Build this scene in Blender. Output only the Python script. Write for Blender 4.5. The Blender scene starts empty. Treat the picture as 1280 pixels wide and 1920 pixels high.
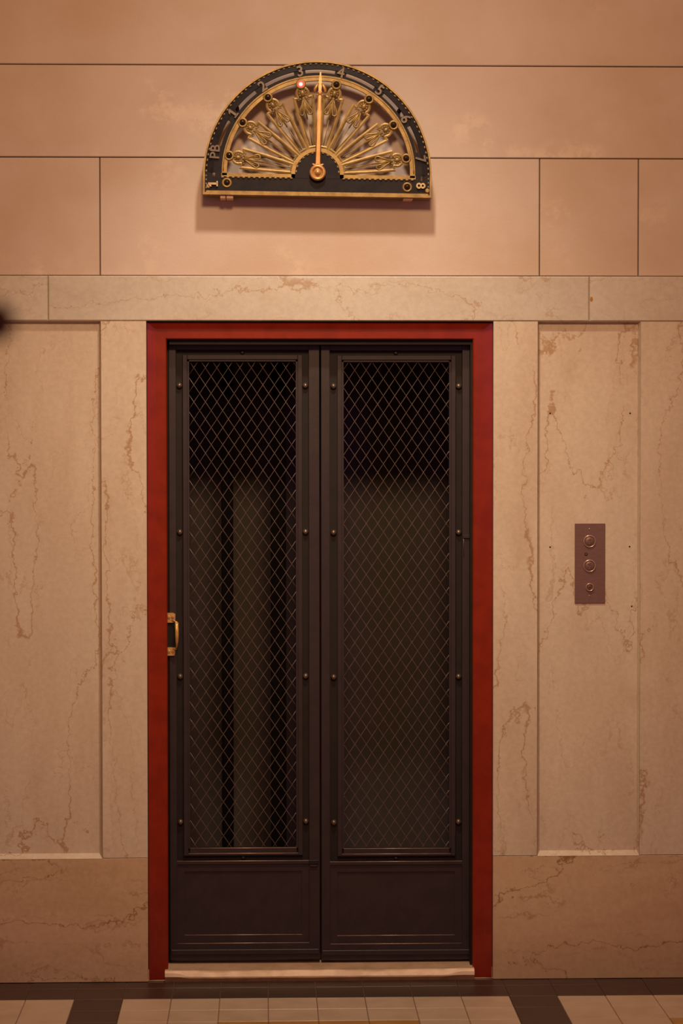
import bpy, math, random
from mathutils import Vector, Matrix

# ------------------------------------------------------------------ camera
S = bpy.context.scene
COL = S.collection
CAM_LOC = (-0.169, -7.971, 1.7734)
YAW, PITCH, ROLL, FPX = -0.0320, -0.0276, -0.0008, 4537.7
_f = Vector((-math.sin(YAW)*math.cos(PITCH), math.cos(YAW)*math.cos(PITCH), math.sin(PITCH)))
_r0 = Vector((math.cos(YAW), math.sin(YAW), 0))
_u0 = _r0.cross(_f)
_r = _r0*math.cos(ROLL) + _u0*math.sin(ROLL)
_u = -_r0*math.sin(ROLL) + _u0*math.cos(ROLL)
cam_d = bpy.data.cameras.new('camera')
cam = bpy.data.objects.new('camera', cam_d)
COL.objects.link(cam)
M = Matrix.Identity(4)
for i in range(3):
    M[i][0], M[i][1], M[i][2], M[i][3] = _r[i], _u[i], -_f[i], CAM_LOC[i]
cam.matrix_world = M
cam_d.sensor_fit = 'VERTICAL'
cam_d.sensor_height = 36.0
cam_d.lens = FPX*36.0/1920.0          # an 85 mm lens
cam_d.clip_start = 0.05
cam_d.clip_end = 60
cam_d.dof.use_dof = True
cam_d.dof.focus_distance = 8.0
cam_d.dof.aperture_fstop = 1.8
S.camera = cam

# ------------------------------------------------------------------ world, lamps, exposure
W = bpy.data.worlds.new('world')
S.world = W
W.use_nodes = True
bg = W.node_tree.nodes['Background']
bg.inputs[0].default_value = (1.0, 0.42, 0.17, 1)
bg.inputs[1].default_value = 0.27

def lamp(name, loc, aim, watts, col, size, cone, blend):
    d = bpy.data.lights.new(name, 'SPOT')
    d.energy = watts
    d.color = col
    d.shadow_soft_size = size
    d.spot_size = math.radians(cone)
    d.spot_blend = blend
    o = bpy.data.objects.new(name, d)
    COL.objects.link(o)
    o.location = loc
    o.rotation_euler = (Vector(aim)-Vector(loc)).to_track_quat('-Z', 'Y').to_euler()
    return o

lamp('ceiling_lamp_near', (0.08, -1.5, 4.4), (0.06, 0.0, 2.40), 52, (1.0, 0.90, 0.76), 0.09, 56, 1.0)
lamp('added_low_fill', (0.08, -1.5, 4.4), (0.04, 0.0, 0.40), 300, (1.0, 0.78, 0.55), 0.12, 58, 1.0)  # added second spot to brighten the lower wall and door
lamp('ceiling_lamp_mid', (0.05, -6.0, 4.8), (0.05, 0.0, 2.50), 900, (1.0, 0.62, 0.32), 0.42, 44, 1.0)
def violet_fill(name, loc, aim, watts, col, w, h):
    d = bpy.data.lights.new(name, 'AREA')
    d.shape = 'RECTANGLE'; d.size = w; d.size_y = h
    d.energy = watts; d.color = col
    o = bpy.data.objects.new(name, d)
    COL.objects.link(o)
    o.location = loc
    o.rotation_euler = (Vector(aim)-Vector(loc)).to_track_quat('-Z', 'Y').to_euler()
# two added unseen violet lights, placed to glint off the gloss paint
violet_fill('violet_fill_left', (-2.75, -9.6, 3.0), (0, 0, 2.0), 13, (.42, .12, 1.0), 1.1, 1.2)
violet_fill('violet_fill_right', (2.65, -9.6, 3.0), (0, 0, 2.0), 15, (.42, .12, 1.0), 1.1, 1.2)
S.view_settings.view_transform = 'Standard'
S.view_settings.look = 'None'
S.view_settings.gamma = 1.0
S.view_settings.use_curve_mapping = False
S.view_settings.exposure = 0.0

random.seed(7)
PI = math.pi

# ------------------------------------------------------------------ measuring: a photo point on the plane y = depth
def at(u, v, Y=0.0):
    d = (u-640)*_r - (v-960)*_u + FPX*_f
    t = (Y-CAM_LOC[1])/d.y
    return CAM_LOC[0]+t*d.x, CAM_LOC[2]+t*d.z

def rect(u0, v0, u1, v1, Y=0.0):
    um, vm = (u0+u1)/2, (v0+v1)/2
    return at(u0, vm, Y)[0], at(u1, vm, Y)[0], at(um, v1, Y)[1], at(um, v0, Y)[1]

# ------------------------------------------------------------------ materials
def new_mat(name):
    m = bpy.data.materials.new(name)
    m.use_nodes = True
    nt = m.node_tree
    return m, nt, nt.nodes['Principled BSDF']

class N:
    def __init__(s, nt): s.nt = nt
    def node(s, t, **k):
        n = s.nt.nodes.new(t)
        for a, b in k.items(): setattr(n, a, b)
        return n
    def link(s, a, b): s.nt.links.new(a, b)
    def math(s, op, a, b=None, clamp=False):
        n = s.node('ShaderNodeMath', operation=op, use_clamp=clamp)
        for i, x in enumerate((a, b)):
            if x is None: continue
            if isinstance(x, (int, float)): n.inputs[i].default_value = x
            else: s.link(x, n.inputs[i])
        return n.outputs[0]
    def coord(s, scale=(1, 1, 1), rand=True):
        tc = s.node('ShaderNodeTexCoord')
        v = tc.outputs['Object']
        if rand:
            oi = s.node('ShaderNodeObjectInfo')
            mu = s.math('MULTIPLY', oi.outputs['Random'], 61.0)
            cb = s.node('ShaderNodeCombineXYZ')
            for i in range(3): s.link(mu, cb.inputs[i])
            ad = s.node('ShaderNodeVectorMath', operation='ADD')
            s.link(v, ad.inputs[0]); s.link(cb.outputs[0], ad.inputs[1])
            v = ad.outputs[0]
        ms = s.node('ShaderNodeVectorMath', operation='MULTIPLY')
        s.link(v, ms.inputs[0]); ms.inputs[1].default_value = scale
        return ms.outputs[0]
    def noise(s, v, scale, detail=3, rough=.5, out=0, dist=0.0):
        n = s.node('ShaderNodeTexNoise')
        n.inputs['Scale'].default_value = scale
        n.inputs['Detail'].default_value = detail
        n.inputs['Roughness'].default_value = rough
        n.inputs['Distortion'].default_value = dist
        s.link(v, n.inputs['Vector'])
        return n.outputs[out]
    def ramp(s, v, a, b, lo=0.0, hi=1.0, smooth=True):
        n = s.node('ShaderNodeMapRange')
        if smooth: n.interpolation_type = 'SMOOTHSTEP'
        s.link(v, n.inputs['Value'])
        n.inputs['From Min'].default_value = a; n.inputs['From Max'].default_value = b
        n.inputs['To Min'].default_value = lo; n.inputs['To Max'].default_value = hi
        return n.outputs['Result']
    def mix(s, fac, a, b):
        n = s.node('ShaderNodeMix', data_type='RGBA')
        if isinstance(fac, (int, float)): n.inputs[0].default_value = fac
        else: s.link(fac, n.inputs[0])
        for i, x in ((6, a), (7, b)):
            if isinstance(x, tuple): n.inputs[i].default_value = (*x, 1)
            else: s.link(x, n.inputs[i])
        return n.outputs[2]
    def bump(s, h, strength, dist, bsdf):
        n = s.node('ShaderNodeBump')
        n.inputs['Strength'].default_value = strength
        n.inputs['Distance'].default_value = dist
        s.link(h, n.inputs['Height'])
        s.link(n.outputs[0], bsdf.inputs['Normal'])

def marble(name, scale, base, cloud, vein, strength=.75, rough=.42):
    m, nt, b = new_mat(name)
    n = N(nt)
    v0 = n.coord((1, 1, 1))
    v = n.coord(scale)
    jag = n.noise(v0, 22, 4, .65, out=1)
    sub = n.node('ShaderNodeVectorMath', operation='SUBTRACT')
    n.link(jag, sub.inputs[0]); sub.inputs[1].default_value = (.5, .5, .5)
    ms = n.node('ShaderNodeVectorMath', operation='SCALE')
    n.link(sub.outputs[0], ms.inputs[0]); ms.inputs['Scale'].default_value = .055
    ad = n.node('ShaderNodeVectorMath', operation='ADD')
    n.link(v, ad.inputs[0]); n.link(ms.outputs[0], ad.inputs[1])
    vv = ad.outputs[0]
    def veins(sc, width, mlo, mhi, msc):
        a = n.noise(vv, sc, 1.5, .45)
        d = n.math('ABSOLUTE', n.math('SUBTRACT', a, .5))
        line = n.ramp(d, 0, width, 1, 0)
        mask = n.ramp(n.noise(v0, msc, 2), mlo, mhi)
        return n.math('MULTIPLY', line, mask)
    va = veins(4.8, .0060, .22, .42, 4.0)
    vb = veins(9.5, .0095, .34, .56, 6.0)
    halo = veins(4.2, .05, .50, .74, 8.0)
    cl = n.ramp(n.noise(v, 5, 5, .6), .32, .70)
    c = n.mix(cl, base, cloud)
    c = n.mix(n.math('MULTIPLY', halo, .15), c, vein)
    c = n.mix(n.math('MULTIPLY', va, strength), c, vein)
    c = n.mix(n.math('MULTIPLY', vb, strength*.5), c, vein)
    gr = n.ramp(n.noise(v0, 60, 4, .7), .3, .7, .93, 1.05)
    mm = n.node('ShaderNodeMix', data_type='RGBA', blend_type='MULTIPLY')
    mm.inputs[0].default_value = 1
    n.link(c, mm.inputs[6]); n.link(gr, mm.inputs[7])
    n.link(mm.outputs[2], b.inputs['Base Color'])
    b.inputs['Roughness'].default_value = rough
    b.inputs['Specular IOR Level'].default_value = .25
    return m

def mottled(name, c1, c2, scale, rough=.8, grain=0.0, grain_scale=200, spec=.3, metal=0.0, mscale=(1, 1, 1), lo=.35, hi=.68):
    m, nt, b = new_mat(name)
    n = N(nt)
    v = n.coord(mscale)
    n.link(n.mix(n.ramp(n.noise(v, scale, 5, .6), lo, hi), c1, c2), b.inputs['Base Color'])
    b.inputs['Roughness'].default_value = rough
    b.inputs['Specular IOR Level'].default_value = spec
    b.inputs['Metallic'].default_value = metal
    if grain:
        n.bump(n.noise(n.coord((1, 1, 1), False), grain_scale, 3, .6), grain, .002, b)
    return m

MB_BASE, MB_CLOUD, MB_VEIN = (.59, .505, .41), (.53, .43, .335), (.34, .19, .08)
M_marble_v = marble('marble_vertical_veins', (1, 1, .25), MB_BASE, MB_CLOUD, MB_VEIN)
M_marble_h = marble('marble_horizontal_veins', (.28, 1, 1), (.54, .385, .265), (.47, .325, .205), (.27, .14, .055), .95)
M_marble_b = marble('marble_band_veins', (.35, 1, 1), (.53, .48, .42), (.48, .42, .355), MB_VEIN, .6)
M_stucco = mottled('stucco_block', (.56, .455, .40), (.51, .39, .31), 2.3, .85, .25, 140, .2)
_nt = M_stucco.node_tree; _b = _nt.nodes['Principled BSDF']; _n = N(_nt)
_src = _b.inputs['Base Color'].links[0].from_socket
_v = _n.coord((1, 1, 1))
_sc = _n.math('MULTIPLY', _n.ramp(_n.noise(_v, 3.1, 2), .60, .72), _n.ramp(_n.noise(_v, 16, 5, .7), .42, .62))
_n.link(_n.mix(_n.math('MULTIPLY', _sc, .6), _src, (.70, .58, .47)), _b.inputs['Base Color'])
M_grout = mottled('wall_grout', (.20, .11, .06), (.13, .07, .04), 9, .95)
M_red = mottled('red_gloss_paint', (.225, .019, .0055), (.18, .014, .004), 14, .27, .05, 260, .35)
M_door = mottled('dark_brown_metal_paint', (.0285, .0185, .0205), (.0225, .0145, .0160), 18, .42, .10, 330, .4)
M_groove = mottled('shaded_rebate_paint', (.014, .0095, .0085), (.010, .007, .006), 18, .6, .0, 300, .3)  # shade of the recess put into a darker colour than the door
M_wire = mottled('wire_metal', (.17, .122, .110), (.10, .072, .064), 60, .36, 0, 1, .5, .35)
M_bolt = mottled('bolt_metal', (.17, .12, .095), (.12, .08, .06), 60, .32, 0, 1, .5, .6)
M_ledge_glint = mottled('ledge_glint_metal', (.34, .24, .205), (.22, .15, .125), 25, .4, 0, 1, .5, .35)  # light caught on the door ledges, put into a brighter colour
M_arm = mottled('dark_brown_varnish', (.075, .028, .009), (.055, .02, .007), 20, .5)
M_stop = mottled('dark_red_brown_paint', (.016, .009, .007), (.010, .006, .005), 20, .5, .0, 1, .25)
M_brass = mottled('brass_pull', (.62, .37, .13), (.50, .28, .09), 60, .35, .05, 200, .5, .35)
M_black = mottled('black_recess', (.006, .005, .0045), (.004, .0035, .003), 20, .7)
M_gold = mottled('gold_paint', (.30, .192, .06), (.19, .118, .034), 30, .42, .15, 260, .5, .35)
M_goldpale = mottled('worn_gold_beads', (.42, .31, .16), (.32, .22, .10), 120, .4, 0, 1, .5, .3)
M_copper = mottled('copper_gold_pointer', (.50, .26, .10), (.38, .19, .065), 40, .32, .05, 200, .5, .4)
M_plate = mottled('blue_black_enamel', (.016, .012, .0145), (.009, .0075, .0100), 25, .55, .12, 260, .16)
M_numeral = mottled('bronze_numeral', (.105, .075, .058), (.075, .054, .042), 60, .4, 0, 1, .5, .4)
M_lens = mottled('dark_glass_lens', (.016, .006, .006), (.012, .004, .005), 40, .08, 0, 1, .6)
M_steel = mottled('brushed_steel_plate', (.19, .108, .098), (.155, .086, .078), 40, .45, .08, 500, .5, .35, (1, 1, 12))
M_steel_ring = mottled('bright_steel_ring', (.48, .34, .28), (.42, .29, .24), 60, .28, 0, 1, .5, .6)
M_tile_w = mottled('cream_tile', (.49, .36, .265), (.43, .31, .22), 9, .36, .03, 120, .4)
M_tile_d = mottled('dark_brown_tile', (.046, .024, .018), (.036, .019, .0145), 14, .40, .05, 160, .4)
M_tile_o = mottled('ochre_tile', (.40, .21, .055), (.34, .17, .045), 12, .38, .03, 120, .4)
M_tgrout = mottled('floor_grout', (.17, .10, .065), (.12, .07, .045), 20, .9)
M_thresh, _nt, _b = new_mat('worn_threshold_stone')
_n = N(_nt)
_v = _n.coord((1, 1, 1), False)
_sp = _n.node('ShaderNodeSeparateXYZ'); _n.link(_v, _sp.inputs[0])
_cl = _n.mix(_n.ramp(_n.noise(_v, 12, 5, .6), .35, .68), (.80, .60, .44), (.62, .44, .30))
_dt = _n.mix(_n.ramp(_n.noise(_v, 20, 5, .6), .35, .68), (.36, .23, .14), (.28, .17, .10))
_yy = _n.math('ADD', _sp.outputs[1], _n.math('MULTIPLY', _n.noise(_v, 8, 3), .02))
_tread = _n.ramp(_yy, .018, .028)                       # darker tone on the tread behind the scuffed nosing
_zz = _n.math('ADD', _sp.outputs[2], _n.math('MULTIPLY', _n.noise(_v, 14, 3), .004))
_riser = _n.ramp(_zz, .0165, .0200, 1, 0)               # darker tone on the riser below it
_n.link(_n.mix(_n.math('MAXIMUM', _n.math('MULTIPLY', _tread, .85), _riser), _cl, _dt), _b.inputs['Base Color'])
_b.inputs['Roughness'].default_value = .55
_b.inputs['Specular IOR Level'].default_value = .25
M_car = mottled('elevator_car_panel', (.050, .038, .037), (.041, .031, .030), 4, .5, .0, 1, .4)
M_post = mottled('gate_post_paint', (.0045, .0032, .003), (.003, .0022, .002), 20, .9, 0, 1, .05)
M_tab = mottled('painted_plaster_tab', (.70, .48, .35), (.62, .40, .28), 30, .8)
M_hole = mottled('dark_screw_hole', (.03, .014, .008), (.02, .01, .006), 50, .8)
M_stain = mottled('ochre_stain', (.42, .20, .05), (.36, .16, .04), 50, .7)

M_red_lens, _nt, _b = new_mat('lit_red_lens')
_n = N(_nt)
_lw = _n.node('ShaderNodeLayerWeight'); _lw.inputs[0].default_value = .5
_c = _n.mix(_n.ramp(_lw.outputs['Facing'], .02, .28), (1.0, .80, .74), (.80, .085, .06))
_n.link(_c, _b.inputs['Emission Color'])
_b.inputs['Emission Strength'].default_value = 1.25
_b.inputs['Base Color'].default_value = (.5, .03, .02, 1)
_b.inputs['Roughness'].default_value = .15

# ------------------------------------------------------------------ mesh building
class MB:
    def __init__(s): s.v = []; s.f = []; s.sm = []
    def add(s, vs, fs, smooth=False):
        o = len(s.v)
        s.v += [tuple(p) for p in vs]
        s.f += [tuple(i+o for i in f) for f in fs]
        s.sm += [smooth]*len(fs)
    def box(s, x0, x1, y0, y1, z0, z1):
        s.add([(x0, y0, z0), (x1, y0, z0), (x1, y1, z0), (x0, y1, z0), (x0, y0, z1), (x1, y0, z1), (x1, y1, z1), (x0, y1, z1)],
              [(0, 1, 5, 4), (1, 2, 6, 5), (2, 3, 7, 6), (3, 0, 4, 7), (4, 5, 6, 7), (3, 2, 1, 0)])
    def slab(s, x0, x1, y0, y1, z0, z1, c):
        # box whose front face (y0) has chamfered edges
        A = [(x0+c, y0, z0+c), (x1-c, y0, z0+c), (x1-c, y0, z1-c), (x0+c, y0, z1-c)]
        B = [(x0, y0+c, z0), (x1, y0+c, z0), (x1, y0+c, z1), (x0, y0+c, z1)]
        D = [(x0, y1, z0), (x1, y1, z0), (x1, y1, z1), (x0, y1, z1)]
        f = [(0, 1, 2, 3), (11, 10, 9, 8)]
        for i in range(4):
            j = (i+1) % 4
            f += [(4+i, 4+j, j, i), (8+i, 8+j, 4+j, 4+i)]
        s.add(A+B+D, f)
    def top_slab(s, x0, x1, y0, y1, z0, z1, c):
        A = [(x0+c, y0+c, z1), (x1-c, y0+c, z1), (x1-c, y1-c, z1), (x0+c, y1-c, z1)]
        B = [(x0, y0, z1-c), (x1, y0, z1-c), (x1, y1, z1-c), (x0, y1, z1-c)]
        D = [(x0, y0, z0), (x1, y0, z0), (x1, y1, z0), (x0, y1, z0)]
        f = [(0, 1, 2, 3), (11, 10, 9, 8)]
        for i in range(4):
            j = (i+1) % 4
            f += [(4+i, 4+j, j, i), (8+i, 8+j, 4+j, 4+i)]
        s.add(A+B+D, f)
    def tube(s, pts, r, n=8, closed=False, smooth=True):
        pts = [Vector(p) for p in pts]
        L = len(pts)
        rs = r if isinstance(r, (list, tuple)) else [r]*L
        vs, fs = [], []
        for i, p in enumerate(pts):
            a = pts[(i-1) % L] if (closed or i > 0) else p
            b = pts[(i+1) % L] if (closed or i < L-1) else p
            t = (b-a).normalized()
            up = Vector((0, 1, 0)) if abs(t.y) < .9 else Vector((1, 0, 0))
            e1 = t.cross(up).normalized(); e2 = t.cross(e1)
            for k in range(n):
                w = 2*PI*k/n
                vs.append(p + rs[i]*(math.cos(w)*e1+math.sin(w)*e2))
        for i in range(L if closed else L-1):
            j = (i+1) % L
            for k in range(n):
                fs.append((i*n+k, i*n+(k+1) % n, j*n+(k+1) % n, j*n+k))
        if not closed:
            fs.append(tuple(range(n))[::-1]); fs.append(tuple((L-1)*n+k for k in range(n)))
        s.add(vs, fs, smooth)
    def ball(s, c, rx, ry=None, rz=None, nu=10, nv=6, ang=0.0):
        ry = rx if ry is None else ry; rz = rx if rz is None else rz
        vs, fs = [], []
        ca, sa = math.cos(ang), math.sin(ang)
        for i in range(nv+1):
            th = PI*i/nv
            for k in range(nu):
                w = 2*PI*k/nu
                x, y, z = rx*math.sin(th)*math.cos(w), -ry*math.cos(th), rz*math.sin(th)*math.sin(w)
                vs.append((c[0]+x*ca-z*sa, c[1]+y, c[2]+x*sa+z*ca))
        for i in range(nv):
            for k in range(nu):
                fs.append((i*nu+k, i*nu+(k+1) % nu, (i+1)*nu+(k+1) % nu, (i+1)*nu+k))
        s.add(vs, fs, True)
    def lathe(s, c, prof, n=24, smooth=True):
        # profile of (radius, y) turned about the y axis through c
        vs, fs = [], []
        for r, y in prof:
            for k in range(n):
                w = 2*PI*k/n
                vs.append((c[0]+r*math.cos(w), c[1]+y, c[2]+r*math.sin(w)))
        for i in range(len(prof)-1):
            for k in range(n):
                fs.append((i*n+k, i*n+(k+1) % n, (i+1)*n+(k+1) % n, (i+1)*n+k))
        fs.append(tuple(range(n))[::-1]); fs.append(tuple((len(prof)-1)*n+k for k in range(n)))
        s.add(vs, fs, smooth)
    def poly(s, pts, y0, y1, c=0.0):
        # extruded polygon in the xz plane, front at y0, optional chamfer
        n = len(pts)
        vs = [(x, y0, z) for x, z in pts] + [(x, y1, z) for x, z in pts]
        fs = [tuple(range(n)), tuple(range(2*n-1, n-1, -1))]
        for i in range(n):
            j = (i+1) % n
            fs.append((n+i, n+j, j, i))
        s.add(vs, fs)
    def sector(s, c, r0, r1, a0, a1, y0, y1, n=None):
        # ring sector, angles from "up" clockwise (radians)
        n = n or max(2, int(abs(a1-a0)/math.radians(3))+1)
        vs, fs = [], []
        for i in range(n+1):
            a = a0+(a1-a0)*i/n
            sx, cz = math.sin(a), math.cos(a)
            for r, y in ((r0, y0), (r1, y0), (r1, y1), (r0, y1)):
                vs.append((c[0]+r*sx, y, c[1]+r*cz))
        for i in range(n):
            for k in range(4):
                fs.append((i*4+k, i*4+(k+1) % 4, i*4+4+(k+1) % 4, i*4+4+k))
        fs += [(3, 2, 1, 0), tuple(n*4+k for k in range(4))]
        s.add(vs, fs)
    def cone(s, c, r0, r1, a0, a1, ya, yb, yback):
        # ring sector whose front slopes from depth ya (inner) to yb (outer)
        n = max(2, int(abs(a1-a0)/math.radians(3))+1)
        vs, fs = [], []
        for i in range(n+1):
            a = a0+(a1-a0)*i/n
            sx, cz = math.sin(a), math.cos(a)
            for r, y in ((r0, ya), (r1, yb), (r1, yback), (r0, yback)):
                vs.append((c[0]+r*sx, y, c[1]+r*cz))
        for i in range(n):
            for k in range(4):
                fs.append((i*4+k, i*4+(k+1) % 4, i*4+4+(k+1) % 4, i*4+4+k))
        fs += [(3, 2, 1, 0), tuple(n*4+k for k in range(4))]
        s.add(vs, fs)
    def mesh(s, name, mat):
        me = bpy.data.meshes.new(name)
        me.from_pydata(s.v, [], s.f)
        me.polygons.foreach_set('use_smooth', s.sm)
        me.materials.append(mat)
        import bmesh
        bm = bmesh.new(); bm.from_mesh(me)
        bmesh.ops.recalc_face_normals(bm, faces=bm.faces)
        bm.to_mesh(me); bm.free()
        return me
    def build(s, name, mat, parent=None, label=None):
        return link(name, s.mesh(name, mat), parent, label)

def link(name, me, parent=None, label=None, loc=None):
    o = bpy.data.objects.new(name, me)
    COL.objects.link(o)
    if parent: o.parent = parent
    if label: o['label'] = label
    if loc: o.location = loc
    return o

def empty(name, loc=(0, 0, 0)):
    o = bpy.data.objects.new(name, None)
    o.empty_display_size = .05
    COL.objects.link(o); o.location = loc
    return o

def tag(o, label, cat, kind=None, group=None):
    o['label'] = label; o['category'] = cat
    if kind: o['kind'] = kind
    if group: o['group'] = group
    return o

# ================================================================== WALL
ZJ1, ZJ2, ZB1, ZB0, ZBASE = 3.020, 2.7175, 2.3298, 2.1813, 0.4113
OL, OR = -0.5538, 0.5873                    # marble opening round the door frame
PLR = -0.7035                               # right edge of left panel
PRL, PRR = 0.7350, 1.0744                   # right panel
XL, XR, ZT = -3.0, 3.0, 4.9

m = MB()                                    # grout backing with a doorway
m.box(XL, OL-.02, .032, .30, 0, ZT); m.box(OR+.02, XR, .032, .30, 0, ZT); m.box(OL-.02, OR+.02, .032, .30, ZB0+.02, ZT)
wall = m.build('wall_back', M_grout)
tag(wall, 'tall stone clad wall with marble wainscot around the red framed elevator door', 'wall', 'structure')

g = .0016
def block(x0, x1, z0, z1):
    mb = MB(); mb.slab(x0+g, x1-g, .010, .034, z0+g, z1-g, .0022)
    mb.build('stone_block', M_stucco, wall)
for z0, z1, joints in ((ZB1, ZJ2, (XL, -1.62, -.705, .7407, 1.0677, 1.95, XR)), (ZJ2, ZJ1, (XL, -1.75, 1.60, XR)),
                       (ZJ1, 3.41, (XL, -1.35, 2.0, XR)), (3.41, 3.80, (XL, -1.9, 1.5, XR)), (3.80, 4.20, (XL, -1.4, 2.0, XR)), (4.20, ZT, (XL, -1.9, 1.5, XR))):
    for a, b in zip(joints, joints[1:]): block(a, b, z0, z1)

h = .0006
def mslab(x0, x1, z0, z1, mat, c=.0010):
    mb = MB(); mb.slab(x0+h, x1-h, 0, .034, z0+h, z1-h, c)
    return mb.build('marble_slab', mat, wall)
bj1, bj2 = at(90, 560)[0], at(1104.5, 560)[0]
for a, b in ((XL, -2.3), (-2.3, bj1), (bj1, bj2), (bj2, XR)): mslab(a, b, ZB0, ZB1-.0, M_marble_b, .0035)
PLL = -1.55
mslab(XL, PLL, ZBASE, ZB0, M_marble_v); mslab(PLR, OL, ZBASE, ZB0, M_marble_v)
mslab(OR, PRL, ZBASE, ZB0, M_marble_v); mslab(PRR, 1.9, ZBASE, ZB0, M_marble_v); mslab(1.9, XR, ZBASE, ZB0, M_marble_v)
mslab(XL, OL, 0, ZBASE, M_marble_h); mslab(OR, XR, 0, ZBASE, M_marble_h)

def panel(x0, x1, z0, z1, label):
    # recessed marble panel with sloping reveals (wider at the sill); the sill bevel bites into the base slab
    d, bs, bt, bb = .021, .0060, .0055, .0150
    zb = z0 - .0010
    A = [(x0, -.0006, zb), (x1, -.0006, zb), (x1, -.0006, z1), (x0, -.0006, z1)]
    B = [(x0+bs, d, zb+bb), (x1-bs, d, zb+bb), (x1-bs, d, z1-bt), (x0+bs, d, z1-bt)]
    D = [(x0, .034, zb), (x1, .034, zb), (x1, .034, z1), (x0, .034, z1)]
    f = [(4, 5, 6, 7), (11, 10, 9, 8)]
    for i in range(4):
        j = (i+1) % 4
        f += [(i, j, 4+j, 4+i), (8+i, 8+j, j, i)]
    mb = MB(); mb.add(A+B+D, f)
    return mb.build('marble_panel', M_marble_v, wall, label)
panel(PLL, PLR, ZBASE, ZB0, 'recessed veined marble panel left of the red frame')
pr = panel(PRL, PRR, ZBASE, ZB0, 'recessed veined marble panel behind the call button plate')
for (u, v) in ((1031, 775), (1181, 775), (1031, 1026), (1180, 1025), (1184, 1137)):
    x, z = at(u, v, .02)
    mb = MB(); mb.lathe((x, .021, z), [(.0022, -.0004), (.0030, -.0002), (.0030, .003)], 10)
    mb.build('screw_hole', M_hole, pr)
x, z = at(1108.5, 561, 0)
mb = MB()
mb.ball((x, .0005, z), .0052, .0013, .0095, 12, 6)
mb.build('stain_spot', M_stain, wall, 'small ochre stain on the marble band')

# ================================================================== FLOOR
T = .155
FX, FY = -0.9332, -0.0920                   # joint 0 and first row joint
m = MB(); m.box(-3.4, 3.4, -9.5, .034, -.06, -.0035)
floor = m.build('floor', M_tgrout)
tag(floor, 'lobby floor of cream, dark brown and ochre square tiles', 'floor', 'structure')
def tile_mat(c, r):
    if r <= 1: return M_tile_d
    k = (c-1) % 9
    if k == 0: return M_tile_d
    if r >= 4 and 3 <= k <= 6: return M_tile_o
    return M_tile_w
cache = {}
for r in range(0, 10):
    y1 = FY-(r-1)*T if r else 0.0
    y1 = min(y1, -.002)
    y0 = FY-r*T
    for c in range(-9, 20):
        mat = tile_mat(c, r)
        key = (mat.name, r == 0)
        jit = random.uniform(-.0006, .0002)
        if key not in cache:
            mb = MB(); mb.top_slab(.0011, T-.0011, .0011, (y1-y0)-.0011, -.02, 0, .0009)
            cache[key] = mb.mesh('tile', mat)
        link('tile', cache[key], floor, None, (FX+c*T, y0, jit))
for mat in (M_tile_d, M_tile_w, M_tile_o):
    mb = MB()
    for r in range(10, 60):
        for c in range(-15, 27):
            kr = r if r < 46 else 0
            if tile_mat(c, kr) is mat:
                mb.top_slab(FX+c*T+.0011, FX+(c+1)*T-.0011, FY-r*T+.0011, FY-(r-1)*T-.0011, -.02, -.0003, .0009)
    if mb.v:
        o = mb.build('tile_field', mat, floor); o['kind'] = 'stuff'

# ================================================================== RED DOOR FRAME
frame = empty('trim_1', (0, .02, 0))
tag(frame, 'glossy red painted metal frame around the elevator door', 'door frame', 'structure')
IL, IR = at(313.2, 1200, .02)[0], at(886.3, 1200, .02)[0]
IT = at(600, 636, .02)[1]
OT = ZB0-.003
oL, oR = OL+.0015, OR-.0015
def prism_y(mb, prof):
    n = len(prof[0]); vs = [p for ring in prof for p in ring]; fs = []
    for i in range(n): fs.append((i, (i+1) % n, n+(i+1) % n, n+i))
    fs += [tuple(range(n))[::-1], tuple(range(n, 2*n))]
    mb.add(vs, fs)
# cross-section: (fraction from outer to inner edge, depth); a splayed outer fillet leans towards the opening
SEC = [(0.0, .0), (.36, .0050), (.42, .0054), (.94, .0054), (1.0, .009), (1.0, .075), (0.0, .075)]
def jamb(side):
    o, i = (oL, IL) if side < 0 else (oR, IR)
    mb = MB()
    bot = [(o+(i-o)*t, d, .0008) for t, d in SEC]
    top = [(o+(i-o)*t, d, OT+(IT-OT)*t) for t, d in SEC]
    prism_y(mb, [bot, top])
    return mb.build('jamb', M_red, frame)
jamb(-1); jamb(1)
mb = MB()
prism_y(mb, [[(oL+(IL-oL)*t, d, OT+(IT-OT)*t) for t, d in SEC], [(oR+(IR-oR)*t, d, OT+(IT-OT)*t) for t, d in SEC]])
mb.build('head', M_red, frame)
mb = MB()                                    # dark inner stop
YS = .030
mb.box(IL-.001, IL+.0085, .087, .105, .03, IT-.0005); mb.box(IR-.0065, IR+.001, YS, .105, .03, IT-.0005)
mb.box(IL+.0085, IR-.0065, YS, .105, IT-.0165, IT-.0005)
mb.build('door_stop', M_stop, frame, 'dark brown stop inside the red frame')

# ================================================================== THRESHOLD
mb = MB()
rows, NX = [], 60
x0t, x1t = at(309, 1826, 0)[0], at(889, 1826, 0)[0]
for i in range(NX+1):
    t = i/NX
    x = x0t+(x1t-x0t)*t
    w = min(1, max(0, (t-.045)/.03))*min(1, max(0, (.955-t)/.05))
    j = .00035*math.sin(t*23)+.00025*math.sin(t*61+1)
    sag = -.0030*math.sin(PI*min(1, max(0, t)))*0.35
    rows.append([(x, .001, -.004), (x, -.006, .012+.005*(1-w)+j), (x, -.004, .0165+.012*(1-w)+j),
                 (x, .012+.002*w-.010*(1-w), .0345-.0005*w+j+sag), (x, .06, .0385+sag), (x, .128, .0415+sag*.3), (x, .128, -.004)])
k = len(rows[0])
vs = [p for r in rows for p in r]
fs = [(i*k+a, i*k+a+1, (i+1)*k+a+1, (i+1)*k+a) for i in range(NX) for a in range(k-1)]
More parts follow.
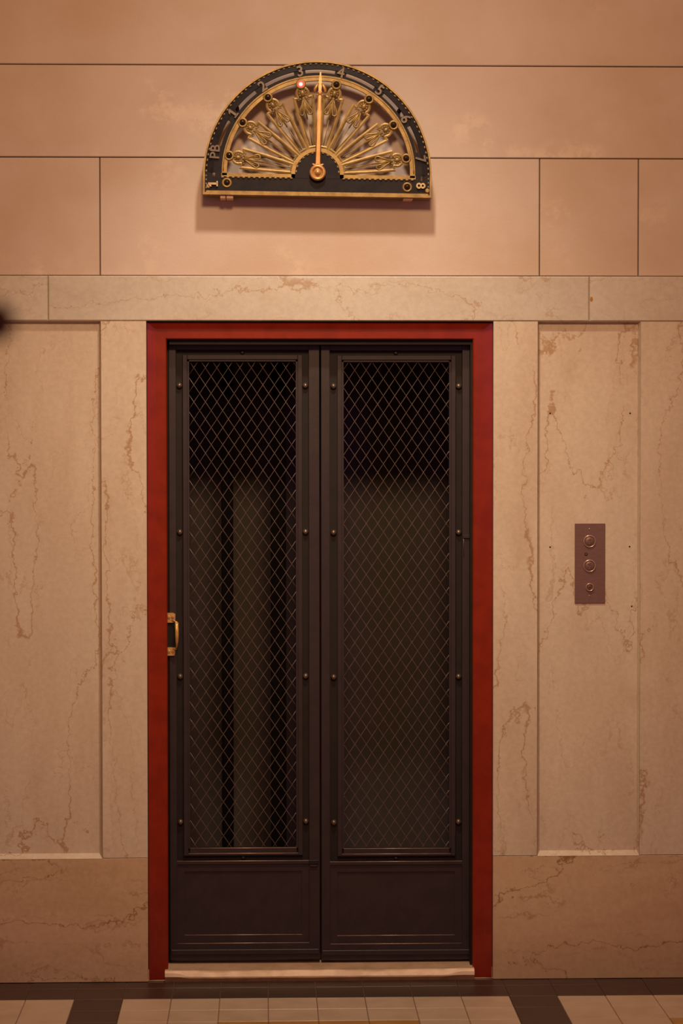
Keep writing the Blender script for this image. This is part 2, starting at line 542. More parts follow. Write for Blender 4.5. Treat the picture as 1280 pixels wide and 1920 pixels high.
fs += [tuple(range(k)), tuple(NX*k+a for a in range(k))]
mb.add(vs, fs)
thr = mb.build('trim_2', M_thresh)
tag(thr, 'worn pale stone threshold step beneath the dark elevator door', 'threshold', 'structure')

# ================================================================== ELEVATOR DOOR LEAVES
YD = .090
def wires(mb, x0, x1, z0, z1, px, pz, y, r, phase):
    # woven lozenge wires: two families, crimped over and under at each crossing
    for fam in (1, -1):
        s = fam*pz/px
        k0 = int(math.floor((z0 - (s*x1 if fam > 0 else s*x0) - phase)/pz))-1
        k1 = int(math.ceil((z1 - (s*x0 if fam > 0 else s*x1) - phase)/pz))+1
        for kk in range(k0, k1+1):
            b = phase+kk*pz                  # z = s*x + b
            xa, xb = sorted(((z0-b)/s, (z1-b)/s))
            xa, xb = max(xa, x0), min(xb, x1)
            if xb-xa < .004: continue
            n0, n1 = math.ceil(2*xa/px), math.floor(2*xb/px)
            xs = sorted({xa, xb} | {i*px/2 for i in range(n0, n1+1)})
            pts = []
            for x in xs:
                i = round(2*x/px)
                up = 1 if (i+kk) % 2 == 0 else -1
                pts.append((x, y + fam*up*r*1.7, s*x+b))
            if len(pts) >= 2: mb.tube(pts, r, 5, False, True)

def leaf(name, label, uo0, uo1, ug0, ug1, um0, um1, dv, side):
    """uo: leaf edges, ug: rebate opening, um: inside of the mesh frame (photo columns); dv: row shift"""
    root = empty(name, (0, 0, 0))
    tag(root, label, 'elevator door', 'structure')
    X = lambda u, v=1200, Y=YD: at(u, v, Y)[0]
    um = (uo0+uo1)/2
    Z = lambda v, Y=YD: at(um, v+dv, Y)[1]
    xo0, xo1, xg0, xg1 = X(uo0), X(uo1), X(ug0), X(ug1)
    zt, zg1, zg0, zb = Z(646), Z(656), Z(1614.5), Z(1799)
    Y1 = YD+.036
    c = .0012
    for a, b in ((xo0, xg0), (xg1, xo1)):
        mb = MB(); mb.slab(a, b, YD, Y1, zb, zt, c); mb.build('stile', M_door, root)
    mb = MB(); mb.slab(xg0-.001, xg1+.001, YD+.0003, Y1, zg1, zt, c); mb.build('top_rail', M_door, root)
    # rebate floor behind the mesh frame
    yr = YD+.020
    xa, xb, za, zbm = X(um0-13), X(um1+13), Z(1604.5), Z(665)
    ia, ib, ic, id_ = X(um0-1), X(um1+1), Z(1591), Z(677.5)
    mb = MB()
    mb.box(xg0-.002, ia, yr, Y1-.002, zg0-.002, zg1+.002); mb.box(ib, xg1+.002, yr, Y1-.002, zg0-.002, zg1+.002)
    mb.box(ia, ib, yr, Y1-.002, id_, zg1+.002); mb.box(ia, ib, yr, Y1-.002, zg0-.002, ic)
    mb.build('rebate', M_groove, root, 'darker recessed rebate around the mesh frame')
    # removable mesh frame: four stepped bars
    mf = empty('mesh_frame'); mf.parent = root
    l = .0062
    def bar(x0, x1, z0, z1, lx0, lx1, lz0, lz1):
        q = MB(); q.slab(x0, x1, YD+.004, yr+.001, z0, z1, .0012); q.box(lx0, lx1, YD+.0095, yr+.001, lz0, lz1)
        q.build('bar', M_door, mf)
    bar(xa, ia-l, za, zbm, ia-l, ia, ic+l*.0, id_)
    bar(ib+l, xb, za, zbm, ib, ib+l, ic, id_)
    bar(ia-l, ib+l, id_+l, zbm, ia, ib, id_, id_+l)
    zs = Z(1600.5)
    q = MB(); q.slab(ia-l, ib+l, YD+.004, yr+.001, za, zs, .0012); q.box(ia-.001, ib+.001, YD+.0095, yr+.001, zs, ic)
    q.build('bar', M_door, mf)
    # woven wire
    q = MB()
    wires(q, ia-.002, ib+.002, ic-.002, id_+.002, 21.75/571.0*1.0045, 32.35/571.0*1.0045, YD+.019, .00108, .011 if side < 0 else .003)
    w = q.build('wire_mesh', M_wire, mf, 'woven lozenge wire mesh'); w['kind'] = 'stuff'
    # bolts
    bmesh_ = MB(); bmesh_.lathe((0, 0, 0), [(.0040, -.0150), (.0078, -.0120), (.0098, -.0075), (.0100, -.004), (.0085, 0)], 16)
    bme = bmesh_.mesh('bolt', M_bolt)
    for v in (723, 998, 1269, 1542):
        for xx in ((xg0+xa)/2, (xg1+xb)/2): link('bolt', bme, root, None, (xx, yr, Z(v)))
    bs = MB(); bs.lathe((0, 0, 0), [(.0030, -.009), (.0060, -.007), (.0075, -.003), (.0075, 0)], 14)
    bsm = bs.mesh('bolt', M_door)
    link('bolt', bsm, root, None, ((xg0+xg1)/2, yr, (zg0+za)/2))
    link('bolt', bsm, root, None, ((xg0+xg1)/2, yr, (zg1+zbm)/2))
    # solid kick panel: two nested shallow recesses
    kp = MB()
    z1a, z1b = Z(1768.5), zg0
    xk0, xk1, z2a, z2b = X(ug0+13.5), X(ug1-13.5), Z(1753.5), Z(1634)
    kp.box(xg0-.001, xg1+.001, YD+.0004, Y1, zb, z1a)                      # bottom rail
    kp.box(xg0-.001, xg1+.001, YD+.0004, Y1, Z(1620), zg0)                 # top edge strip
    kp.box(xg0, xg1, YD+.0055, Y1, z1a, z2a); kp.box(xg0, xg1, YD+.0055, Y1, z2b, Z(1620))
    kp.box(xg0, xk0, YD+.0055, Y1, z2a, z2b); kp.box(xk1, xg1, YD+.0055, Y1, z2a, z2b)
    kp.box(xk0, xk1, YD+.0095, Y1, z2a, z2b)
    kp.build('kick_panel', M_door, root)
    for xa_, xb_, zz_, yy_ in ((ia-.0005, ib+.0005, ic, YD+.0098), (ia-l, ib+l, zs, YD+.0048), (xg0-.0008, xg1+.0008, zg0, YD+.0014),
                               (xk0, xk1, z2a, YD+.0064), (xg0, xg1, z1a, YD+.0012)):
        e = MB(); e.tube([(xa_, yy_, zz_), (xb_, yy_, zz_)], .0015, 8); e.build('moulding', M_ledge_glint, root, 'ledge moulding coloured as a bright highlight')  # bead added along each ledge to carry its highlight
    sw = MB(); sw.slab(xo0+.004, xo1-.004, YD-.004, YD+.001, Z(1789), Z(1780), .001)
    sw.build('bottom_strip', M_door, root)
    return root, X, Z

d1, X1, Z1 = leaf('door_1', 'left dark metal elevator door leaf with wire mesh and brass pull', 317.5, 599.0, 331, 579, 356.5, 554, 0, -1)
d2, X2, Z2 = leaf('door_2', 'right dark metal elevator door leaf with wire mesh and no pull', 602.0, 882.5, 618.5, 866, 645.5, 841, 1.0, 1)

# brass pull on the left leaf's outer stile
pull = empty('door_handle'); pull.parent = d1; pull['label'] = 'brass pull handle with tapered grip'
YH = YD
def hx(u): return at(u, 1190, YD-.012)[0]
def hz(v): return at(322, v, YD-.012)[1]
mb = MB(); mb.box(hx(306), hx(328.5), YD-.004, YD+.002, hz(1216), hz(1165)); mb.build('recess_plate', M_black, pull, 'black recess behind the brass grip')
for top in (1, 0):
    v0, v1 = ((1149.5, 1167.5) if top else (1214, 1229.5))
    mb = MB()
    xa, xb = hx(306), hx(328.2)
    pts = [(xa, hz(v1)), (xb-.001, hz(v1)), (xb, hz((v0+v1)/2+1)), (xb+.0006, hz(v0+2.5)), (xb-.006, hz(v0)), (xa, hz(v0))] if top else \
          [(xa, hz(v1)), (xb-.002, hz(v1)), (xb+.0004, hz(v0+4)), (xb+.001, hz(v0)), (xa, hz(v0))]
    mb.poly(pts, YD-.010, YD+.001)
    mb.build('mounting_plate', M_brass, pull)
    vm = (v0+v1)/2+(-1 if top else 0)
    for u in (316.5, 324):
        mb = MB(); mb.lathe((hx(u), YD-.010, hz(vm)), [(.0018, -.0012), (.0042, -.0022), (.0052, -.0008), (.0052, .001)], 12)
        mb.build('screw', M_copper, pull)
gv = [(1164.5, 330, 2.5, -.012), (1167, 331.5, 6.4, -.026), (1172, 331.6, 6.8, -.034), (1182, 332.0, 7.0, -.037), (1192, 332.0, 6.8, -.037),
      (1202, 331.8, 5.6, -.034), (1210, 331.5, 4.0, -.028), (1216, 331.0, 2.6, -.018), (1218, 330.5, 1.8, -.008)]
vs, fs = [], []
n = 12
for v, u, wpx, dy in gv:
    cx, cz, rx = hx(u), hz(v), wpx/2/568*1.01
    for k in range(n):
        a = 2*PI*k/n
        vs.append((cx+rx*math.cos(a), YD+dy+.0045*math.sin(a), cz))
for i in range(len(gv)-1):
    for k in range(n): fs.append((i*n+k, i*n+(k+1) % n, (i+1)*n+(k+1) % n, (i+1)*n+k))
fs += [tuple(range(n))[::-1], tuple((len(gv)-1)*n+k for k in range(n))]
mb = MB(); mb.add(vs, fs, True)
mb.tube([(hx(322), YD-.008, hz(1163)), (hx(328.5), YD-.016, hz(1165)), (hx(331), YD-.028, hz(1167.5))], .0028, 8)
mb.tube([(hx(322), YD-.008, hz(1219)), (hx(328.5), YD-.012, hz(1218)), (hx(330.7), YD-.016, hz(1216.5))], .0020, 8)
mb.build('grip', M_brass, pull)

# catch where the leaves meet, and the latch on the right stile
mb = MB(); mb.slab(X1(578.5), X1(597), YD-.004, YD+.001, Z1(1621), Z1(1613.5), .0012); mb.slab(X1(581), X1(594), YD-.005, YD, Z1(1626), Z1(1623), .001)
mb.build('catch', M_stop, d1, 'small brown catch at the meeting stile')
mb = MB(); mb.slab(X2(867.5), X2(883.5), YD-.006, YD+.001, Z2(1008.5), Z2(1002.5), .001); mb.build('latch', M_door, d2)
mb = MB(); mb.tube([(X2(868.4), YD-.003, Z2(1006)), (X2(868.6), YD-.003, Z2(1022)), (X2(869), YD-.003, Z2(1042))], .0011, 6)
mb.build('latch_edge', M_bolt, d2, 'thin bright edge of the latch')  # bright line modelled as a thin metal rod

# ================================================================== ELEVATOR CAR BEHIND THE MESH
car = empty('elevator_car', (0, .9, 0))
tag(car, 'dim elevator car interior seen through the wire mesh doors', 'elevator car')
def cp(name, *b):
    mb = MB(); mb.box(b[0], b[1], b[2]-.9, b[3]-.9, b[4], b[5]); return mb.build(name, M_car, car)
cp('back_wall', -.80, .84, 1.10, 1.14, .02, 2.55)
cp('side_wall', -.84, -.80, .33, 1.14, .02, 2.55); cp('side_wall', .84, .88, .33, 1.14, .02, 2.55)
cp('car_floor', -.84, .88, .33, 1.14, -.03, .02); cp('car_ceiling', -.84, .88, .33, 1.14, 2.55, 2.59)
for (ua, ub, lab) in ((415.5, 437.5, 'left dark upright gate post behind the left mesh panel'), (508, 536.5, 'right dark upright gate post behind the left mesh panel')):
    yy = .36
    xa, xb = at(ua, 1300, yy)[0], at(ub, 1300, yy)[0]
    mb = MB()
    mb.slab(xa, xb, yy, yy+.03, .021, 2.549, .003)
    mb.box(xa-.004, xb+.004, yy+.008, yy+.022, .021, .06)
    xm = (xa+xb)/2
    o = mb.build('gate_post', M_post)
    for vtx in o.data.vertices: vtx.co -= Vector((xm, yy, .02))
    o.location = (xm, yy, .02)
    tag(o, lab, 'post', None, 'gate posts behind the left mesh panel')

# ================================================================== CALL BUTTON PLATE
YP = .021
px0, px1, pz0, pz1 = rect(1077, 981.5, 1133.8, 1131, YP)
cx, cz = (px0+px1)/2, (pz0+pz1)/2
call = empty('call_plate', (cx, YP, cz))
tag(call, 'brushed steel call button plate with keyhole on right marble panel', 'button panel')
def L(u, v):
    x, z = at(u, v, YP); return x-cx, z-cz
mb = MB(); mb.slab(px0-cx, px1-cx, -.004, .0005, pz0-cz, pz1-cz, .001); mb.build('face_plate', M_steel, call)
for v in (1015, 1061):
    x, z = L(1104.6, v)
    mb = MB(); mb.lathe((x, -.004, z), [(.0165, .001), (.0165, -.0015), (.0178, -.0042), (.0196, -.0042), (.0212, -.002), (.0215, .001)], 32)
    ring = mb.build('button_ring', M_steel_ring, call, 'bright steel ring around the button')
    mb = MB(); mb.lathe((x, -.004, z), [(.0002, -.0022), (.0150, -.0022), (.0164, -.0010), (.0164, .001)], 28)
    btn = mb.build('call_button', M_steel, call)
    mb = MB()
    if v < 1040:
        mb.box(x-.0035, x+.0060, -.0066, -.0061, z+.0068, z+.0080); mb.box(x-.0060, x+.0048, -.0066, -.0061, z+.0028, z+.0046)
    else:
        mb.box(x-.0052, x+.0060, -.0066, -.0061, z+.0076, z+.0092); mb.box(x-.0045, x+.0045, -.0066, -.0061, z+.0030, z+.0048); mb.box(x-.0070, x-.0030, -.0066, -.0061, z+.0042, z+.0058)
    mb.build('symbol', M_hole, btn, 'small dark double dash symbol')
    mb = MB(); mb.lathe((x, -.0061, z-.0075), [(.0008, -.0006), (.0013, 0), (.0013, .0004)], 10); mb.build('braille_dot', M_steel_ring, btn)
x, z = L(1098, 1039)
mb = MB(); mb.lathe((x, -.004, z), [(.0022, .0004), (.0030, -.0010), (.0052, -.0010), (.0055, .001)], 18); i1 = mb.build('indicator_hole', M_hole, call, 'small dark round hole')
mb = MB(); mb.lathe((x, -.0040, z), [(.0004, -.0012), (.0018, -.0006), (.0020, .0006)], 12); mb.build('pin', M_steel_ring, i1)
x, z = L(1104.8, 1101)
mb = MB(); mb.lathe((x, -.004, z), [(.0095, .001), (.0095, -.002), (.0115, -.0062), (.0135, -.0045), (.0145, .001)], 28); kr = mb.build('key_switch', M_steel_ring, call, 'bright round keyhole ring')
mb = MB(); mb.lathe((x, -.004, z), [(.0002, -.0026), (.0094, -.0026), (.0096, .001)], 20); mb.build('key_barrel', M_steel, kr)
mb = MB(); mb.box(x-.0030, x+.0030, -.0072, -.0064, z-.0012, z+.0030); mb.build('key_slot', M_hole, kr)
for v in (992, 1117):
    x, z = L(1104.3, v)
    mb = MB(); mb.lathe((x, -.004, z), [(.0006, -.0018), (.0024, -.0012), (.0030, .0005)], 12); mb.build('screw', M_steel_ring, call)

# ================================================================== FLOOR INDICATOR DIAL
PR = .078                                    # front face stands this far off the wall
U = 1/571.5*.992                             # metres per photo pixel on that plane
pvx, pvz = at(595.0, 325.0, -PR+.01)
dial = empty('floor_indicator', (pvx, .010, pvz))
tag(dial, 'half round gilt and black elevator floor indicator dial above the door', 'floor indicator')
TILT = math.radians(.75)
dial.rotation_euler = (0, TILT, 0)
YF = -PR-.010+.0                             # plate front (local y)
OC, RC = (0.0, -4.5*U), (2.0*U, 1.0*U)       # centres of outer arch and inner arch
def S_(*a): return tuple(x*U for x in a)
A90 = PI/2
# --- enamel plate: ring pieces with slots, legs, base, hub
pl = MB()
y0, y1 = YF+.004, YF+.016
slots = []
LABEL_A = [-80.2, -56.8, -34.8, -11.0, 12.0, 35.5, 58.2, 80.0]
for a, b in zip(LABEL_A, LABEL_A[1:]):
    slots.append((math.radians(a+ (5.2 if a < -70 else 3.3)), math.radians(b-3.1)))
aa = -A90
cuts = []
for s0, s1 in slots:
    cuts.append((aa, s0, False)); cuts.append((s0, s1, True)); aa = s1
cuts.append((aa, A90, False))
CC = (.8*U, -1.5*U)
r_in, r_s0, r_s1, r_out = 178*U, 188.5*U, 195.5*U, 211.5*U
for a, b, sl in cuts:
    if sl: pl.sector(CC, r_in, r_s0, a, b, y0, y1); pl.cone(CC, r_s1, r_out, a, b, y0-.0035, y0+.0035, y1)
    else: pl.sector(CC, r_in, r_s1, a, b, y0, y1); pl.cone(CC, r_s1, r_out, a, b, y0-.0035, y0+.0035, y1)
LX, RX, ZB = -212*U, 212.5*U, -40*U
for sx in (-1, 1):                            # legs, each with a short slot
    xa, xb = (LX, -178*U) if sx < 0 else (178*U, RX)
    sc = (xa+xb)/2 + (1.0*U if sx < 0 else 1.5*U)
    zt = -1.5*U
    pl.box(xa, xb, y0, y1, ZB, -12*U) if False else None
    pl.box(xa, sc-2.6*U, y0, y1, -12*U, zt); pl.box(sc+2.6*U, xb, y0, y1, -12*U, zt); pl.box(xa, xb, y0, y1, ZB, -12*U)
pl.box(-178*U, 178*U, y0, y1, ZB, -9*U)
pl.sector((0, -2*U), 0, 42*U, -A90, A90, y0-.001, y1)
pl.box(-42*U, 42*U, y0-.001, y1, -10*U, -2*U)
plate = pl.build('dial_plate', M_plate, dial)
# --- outer gilt rim and bottom border
rm = MB()
rm.sector(OC, 210.8*U, 214*U, -A90, A90, YF, y1+.004, 72)
rm.box(-214*U, -210.5*U, YF, y1+.004, -42*U, -4.5*U); rm.box(210.5*U, 214*U, YF, y1+.004, -42*U, -4.5*U)
rm.box(-214*U, 214*U, YF-.001, -.003, -43*U, -38.5*U)  # border deepened back to the wall to block light leaking below the dial
rm.box(-208*U, 208*U, YF+.002, y1, -38.5*U, -35.5*U)
rm.build('outer_rim', M_gold, dial)
# --- inner gilt arch, sills and hub arc
ar = MB()
ar.sector(RC, 171.5*U, 181*U, math.radians(-92.5), math.radians(92.5), YF+.001, y1, 64)
ar.box(-180*U, -42*U, YF+.001, y1, -9*U, -2.5*U); ar.box(42*U, 184*U, YF+.001, y1, -9*U, -2.5*U)
ar.sector((0, -2*U), 42*U, 49*U, -A90, A90, YF+.001, y1, 30)
ar.box(-49*U, -42*U, YF+.001, y1, -9*U, -2*U); ar.box(42*U, 49*U, YF+.001, y1, -9*U, -2*U)
ar.build('inner_arch', M_gold, dial)
rp = MB()                                    # raised rope line on the arch
rp.tube([(RC[0]+178.5*U*math.sin(a), YF+.0006, RC[1]+178.5*U*math.cos(a)) for a in [math.radians(-90+180*i/60) for i in range(61)]], .9*U, 6)
rp.build('rope_moulding', M_gold, dial)
# --- beads
bd = MB()
nb = 64
for i in range(nb):
    a = math.radians(-90+180*(i+.5)/nb)
    bd.ball((OC[0]+208*U*math.sin(a), YF+.0035, OC[1]+208*U*math.cos(a)), 3.0*U, 2.2*U, 1.6*U, 6, 4, -a)
for i in range(4):
    for sx in (-1, 1): bd.ball((sx*208*U, YF+.0035, -(8+7.5*i)*U), 1.2*U, 1.5*U, 2.4*U, 6, 4)
for i in range(14):
    for sx in (-1, 1): bd.ball((sx*(49+i*9.9)*U, YF+.002, -10.4*U), 3.2*U, 2.2*U, 1.7*U, 6, 4)
for i in range(13):
    a = math.radians(-84+14*i)
    bd.ball((40.0*U*math.sin(a), YF+.002, -2*U+40.0*U*math.cos(a)), 3.0*U, 2.2*U, 1.5*U, 6, 4, -a)
bo = bd.build('bead_trim', M_goldpale, dial); bo['kind'] = 'stuff'
# --- eight fan panels
def petal_frame():
    q = MB()
    w = 4.8
    def strip(p, wd=w, ya=YF+.002, yb=YF+.011):
        # flat bar of width wd along the centre line p
        P = [Vector((a, b)) for a, b in p]
        Lp = []
        Rp = []
        for i, c in enumerate(P):
            t = (P[min(i+1, len(P)-1)]-P[max(i-1, 0)]).normalized()
            nn = Vector((-t.y, t.x))*wd/2
            Lp.append(c+nn); Rp.append(c-nn)
        vs = []
        for a, b in zip(Lp, Rp):
            mid = (a+b)/2
            vs += [(a.x*U, ya+.0012, a.y*U), (mid.x*U, ya, mid.y*U), (b.x*U, ya+.0012, b.y*U), (b.x*U, yb, b.y*U), (a.x*U, yb, a.y*U)]
        fs = []
        for i in range(len(P)-1):
            for k in range(5): fs.append((i*5+k, i*5+(k+1) % 5, i*5+5+(k+1) % 5, i*5+5+k))
        fs += [(4, 3, 2, 1, 0), tuple((len(P)-1)*5+k for k in range(5))]
        q.add(vs, fs)
    for s in (-1, 1):
        head = [(s*11.2*math.sin(math.radians(t)), 151+11.2*math.cos(math.radians(t))) for t in (0, 20, 40, 60, 80, 100, 118)]
        strip(head+[(s*9.5, 143.5), (s*12.5, 143.0), (s*17.3, 143.6)])
        strip([(s*17.6, 145.2), (s*13.8, 100), (s*7.6, 47)], 5.4)
        strip([(s*14.6, 132), (s*4.0, 54)], 2.0, YF+.005, YF+.011)
    strip([(-7.5, 50), (7.5, 50)], 4)
    return q.mesh('fan_panel', M_gold)
def ornament():
    q = MB()
    y = YF+.0045
    P3 = lambda a, b, dy=0: (a*U, y+dy, b*U)
    # rosette head with curled locks
    q.ball(P3(0, 151.5, -.001), 4.6*U, 3.2*U, 6.2*U, 12, 6)
    for k in range(7):
        t = math.radians(-120+40*k)
        q.ball(P3(6.0*math.sin(t), 151+6.4*math.cos(t), .0008), 2.5*U, 2*U, 2.5*U, 8, 5)
    # collar / bow
    for a, b, r in ((0, 142, 3.0), (-6, 141, 2.6), (6, 141, 2.6), (-9.6, 139, 1.9), (9.6, 139, 1.9)): q.ball(P3(a, b, -.001), r*U, 1.8*U, r*.8*U, 8, 5)
    # two drooping loops and the centre strand
    for s in (-1, 1):
        loop = [P3(s*a, b, -.001*math.sin(i*.5)) for i, (a, b) in enumerate(((1, 140), (4, 133), (8.5, 124), (12.2, 117), (12.0, 113), (8.5, 110.5), (4.6, 111.5), (3.2, 117), (2.4, 127), (.8, 138)))]
        q.tube(loop, 1.7*U, 6)
        q.tube([P3(s*1, 139), P3(s*6.5, 122), P3(s*8, 113)], 1.1*U, 5)
    q.tube([P3(0, 141, -.001), P3(0, 122, -.001), P3(0, 103, 0)], [2.2*U, 2.0*U, 1.3*U], 6)
    # thin tail joining the feet
    q.tube([P3(0, 103, .002), P3(0, 52, .002)], .9*U, 5)
    return q.mesh('ornament', M_gold)
pf, om = petal_frame(), ornament()
lr = MB(); lr.lathe((0, 0, 0), [(5.4*U, .008), (5.4*U, -.0005), (6.4*U, -.0028), (8.6*U, -.0022), (9.6*U, .0005), (9.6*U, .010)], 22)
lrm = lr.mesh('lamp_socket', M_gold)
ln = MB(); ln.ball((0, .001, 0), 5.4*U, 4.6*U, 5.4*U, 16, 8)
lnm = ln.mesh('lamp_lens', M_lens)
ll = MB(); ll.ball((0, .0, 0), 6.6*U, 6.0*U, 6.6*U, 18, 10)
llm = ll.mesh('lamp_lens', M_red_lens)
ANG = [-79.8+22.8*i for i in range(8)]
for i, a in enumerate(ANG):
    o = link('fan_panel', pf, dial)
    o.rotation_euler = (0, math.radians(a), 0)
    c = link('ornament', om, o)
    r = math.radians(a)
    so = link('lamp_socket', lrm, dial, None, (168.5*U*math.sin(r), YF+.001, 168.5*U*math.cos(r)))
    lit = i == 3
    link('lamp_lens', llm if lit else lnm, so, 'glowing red lamp lens' if lit else None, (0, -.001, 0))
for u, v in ((425.3, 343.5), (763.3, 351.0)):
    so = link('lamp_socket', lrm, dial, None, ((u-595)*U+19*U*TILT, YF+.003, -(v-325)*U+(u-595)*U*TILT))
    link('lamp_lens', lnm, so, None, (0, .0, 0))
# --- numerals
def text_mesh(s, size, depth, mat):
    cu = bpy.data.curves.new('t', 'FONT')
    cu.body = s; cu.size = size; cu.extrude = depth; cu.offset = size*.018
    cu.align_x = 'CENTER'; cu.align_y = 'CENTER'; cu.resolution_u = 3
    ob = bpy.data.objects.new('t', cu); COL.objects.link(ob)
    bpy.context.view_layer.update()
    me = bpy.data.meshes.new_from_object(ob.evaluated_get(bpy.context.evaluated_depsgraph_get()))
    bpy.data.objects.remove(ob); bpy.data.curves.remove(cu)
    me.transform(Matrix.Rotation(PI/2, 4, 'X'))
    # centre on the glyph box
    xs = [v.co.x for v in me.vertices]; zs = [v.co.z for v in me.vertices]
    me.transform(Matrix.Translation((-(min(xs)+max(xs))/2, 0, -(min(zs)+max(zs))/2)))
    me.materials.clear(); me.materials.append(mat)
    me.name = 'numeral'
    return me
def one_mesh(h_, depth, mat):
    # a slab-footed figure one of height h_
    q = MB()
    k = h_/20
    q.poly([(x*k, z*k) for x, z in ((-2.2, -8), (2.2, -8), (2.2, 10), (-1.2, 10), (-6.0, 5.6), (-6.0, 2.6), (-2.2, 4.6))], -depth, depth)
    q.box(-5.6*k, 5.6*k, -depth, depth, -10*k, -7.2*k)
    return q.mesh('numeral', mat)
def numeral(s, u, v, ang, size, mat, depth=.0040, lab=None):
    # photo place on the dial -> local
    x, z = (u-595)*U, -(v-325)*U
    c, sn = math.cos(TILT), math.sin(TILT)
    lx, lz = x*c - z*sn, x*sn + z*c
    o = link('numeral', one_mesh(size*U*.72, depth, mat) if s == '1' else text_mesh(s, size*U, depth, mat), dial, lab or 'numeral '+s, (lx, y0-.0035, lz))
    o.rotation_euler = (0, math.radians(ang), 0)
numeral('1', 399.5, 345.5, -90, 25, M_goldpale, .006, 'bright gilt numeral 1 at the left foot')
numeral('PB', 403, 285.5, -86, 25, M_numeral, .004, 'bronze letters PB')
for s, u, v, a in (('1', 437.0, 213.5, -55), ('2', 492.0, 163.5, -34), ('3', 562.3, 135.5, -11), ('4', 639.0, 137.5, 12), ('5', 711.5, 170.5, 35), ('6', 760.5, 223.5, 58), ('7', 788.0, 299, 82)):
    numeral(s, u, v, a, 27, M_numeral)
numeral('8', 788.5, 348.5, 90, 24, M_goldpale, .005, 'gilt numeral 8 at the right foot')
# --- pointer
pt = MB()
pa = math.radians(.95)                       # leans slightly right of the dial axis
def R2(a, b): return (a*math.cos(pa)+b*math.sin(pa))*U, (-a*math.sin(pa)+b*math.cos(pa))*U
def ptpoly(mb, pts, ya, yb):
    # ridge-backed blade: outline points at yb, mid ridge at ya
    n = len(pts)
    mb.poly([R2(a, b) for a, b in pts], ya, yb)
yp = YF-.016
ptpoly(pt, [(-5.6, 14), (5.6, 14), (3.4, 152), (-3.4, 152)], yp+.003, yp+.008)
ptpoly(pt, [(-1.6, 14), (1.6, 14), (1.0, 182), (-1.0, 182)], yp, yp+.006)
for s in (-1, 1):
    pt.tube([(R2(s*4.6, 15)[0], yp+.003, R2(s*4.6, 15)[1]), (R2(s*2.9, 150)[0], yp+.003, R2(s*2.9, 150)[1])], 1.0*U, 6)
ptpoly(pt, [(-2.6, 152), (2.6, 152), (3.2, 164), (1.2, 187), (-1.2, 187), (-3.2, 164)], yp+.001, yp+.007)
for s in (-1, 1):                             # curled barbs below the spearhead
    bl = [(s*2.5, 166), (s*6.5, 161), (s*9.3, 155), (s*10.0, 150.5), (s*8.4, 149)]
    pt.tube([(R2(a, b)[0], yp+.003, R2(a, b)[1]) for a, b in bl], [1.8*U, 3.2*U, 3.2*U, 2.4*U, 1.4*U], 8)
    pt.ball((R2(s*4.6, 144)[0], yp+.003, R2(s*4.6, 144)[1]), 2.6*U, 2*U, 1.8*U, 10, 6)
pt.ball((R2(0, 147)[0], yp+.002, R2(0, 147)[1]), 3.2*U, 2.4*U, 3.6*U, 10, 6)
pt.build('pointer', M_copper, dial)
hb = MB()
ptpoly(hb, [(-6.5, 12.5), (6.5, 12.5), (10.8, 15.5), (9.4, 16.8), (5.5, 15.6), (-5.5, 15.6), (-9.4, 16.8), (-10.8, 15.5)], yp, yp+.010)
hb.lathe((0, yp, 0), [(9.2*U, .001), (10.0*U, -.0030), (13.0*U, -.0034), (15.2*U, .0005), (15.4*U, .009), (9.0*U, .011)], 32)
hb.lathe((0, yp, 0), [(.3*U, -.0075), (3.6*U, -.0062), (5.6*U, -.0015), (7.2*U, .0012), (9.6*U, .0012), (9.6*U, .004)], 28)
hb.lathe((0, yp, 0), [(7*U, .006), (7*U, .022)], 20)
hb.build('pointer_hub', M_copper, dial)
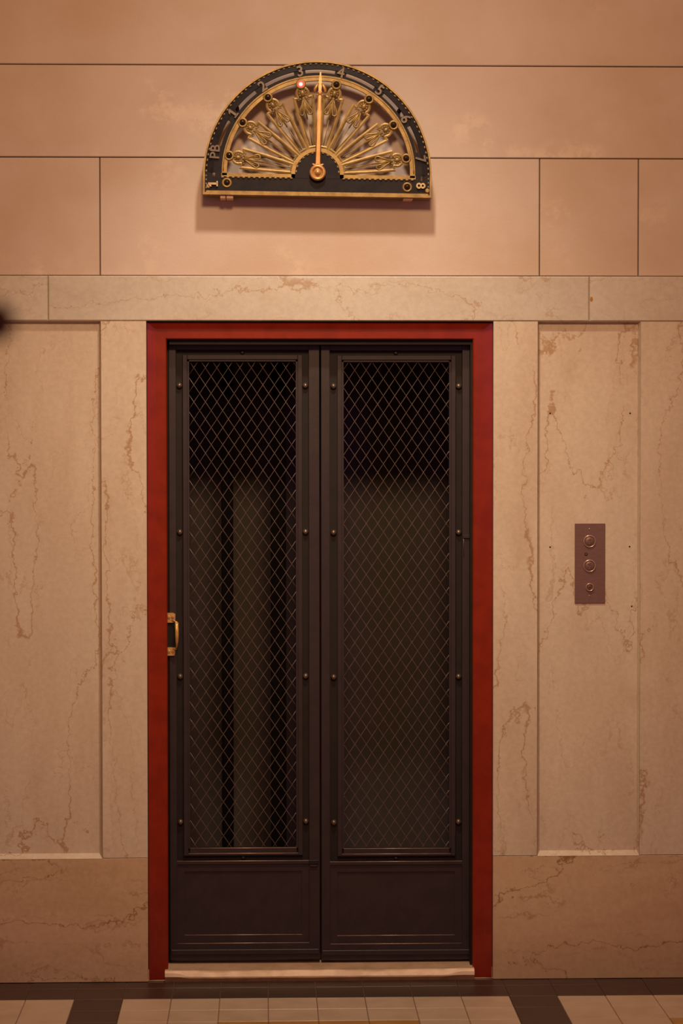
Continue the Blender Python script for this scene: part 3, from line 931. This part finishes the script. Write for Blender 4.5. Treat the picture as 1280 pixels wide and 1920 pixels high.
# --- corner rosettes, standoffs, wall tabs
for sx, u, v in ((-1, 391.3, 349.5), (1, 801.5, 357.5)):
    x, z = (u-595)*U, -(v-325)*U
    q = MB()
    q.lathe((x, y0, z+x*TILT), [(.6*U, -.0040), (2.2*U, -.0030), (3.0*U, -.0036), (4.2*U, -.0022), (4.6*U, .001)], 16)
    q.build('rosette', M_goldpale if sx < 0 else M_gold, dial)
for sx in (-1, 1):
    for z in (-30, 120):
        x = sx*(195 if z < 0 else 152)
        q = MB(); q.tube([(x*U, y1-.001, z*U), (x*U, 0, z*U)], 4*U, 10); q.build('standoff', M_plate, dial)
for u0, u1, dz in ((413.5, 423.5, 372.0), (425, 437.5, 372.2), (757.5, 774.5, 373.0)):
    q = MB()
    xa, xb = (u0-595)*U, (u1-595)*U
    zz = -(dz-325)*U
    q.slab(xa, xb, YF+.010, .0, zz+(xa*TILT), -40*U, .001)
    q.build('mounting_tab', M_tab, dial, 'pale tab under the dial edge')

# ================================================================== OUT-OF-FOCUS STAND AT THE LEFT EDGE
YQ = -5.2
tx, tz = at(-4, 603, YQ)
st = empty('stand', (tx-.22, YQ, 0))
tag(st, 'dark blurred rounded tip of a stand poking in at the left edge', 'stand')
q = MB(); q.tube([(0, 0, .02), (0, 0, 1.2), (0, 0, tz+.05)], [.018, .014, .012], 12); q.build('post', M_stop, st)
q = MB()
vs = [(.15, .0), (.15, .018), (.03, .03), (.018, .045)]
ring = []
n = 24
for r, zz in ((.0, 0), (.15, 0), (.15, .012), (.05, .022), (.0, .03)):
    for k in range(n): ring.append((max(r, .001)*math.cos(2*PI*k/n), max(r, .001)*math.sin(2*PI*k/n), zz))
fs = [(i*n+k, i*n+(k+1) % n, (i+1)*n+(k+1) % n, (i+1)*n+k) for i in range(4) for k in range(n)]
q.add(ring, fs, True); q.build('base', M_stop, st)
q = MB()
q.tube([(0, 0, tz-.03), (.08, 0, tz-.02), (.16, 0, tz-.003), (.215, 0, tz)], [.012, .011, .010, .012], 10)
q.ball((.220, 0, tz), .020, .020, .024, 14, 8)
q.build('arm', M_arm, st)
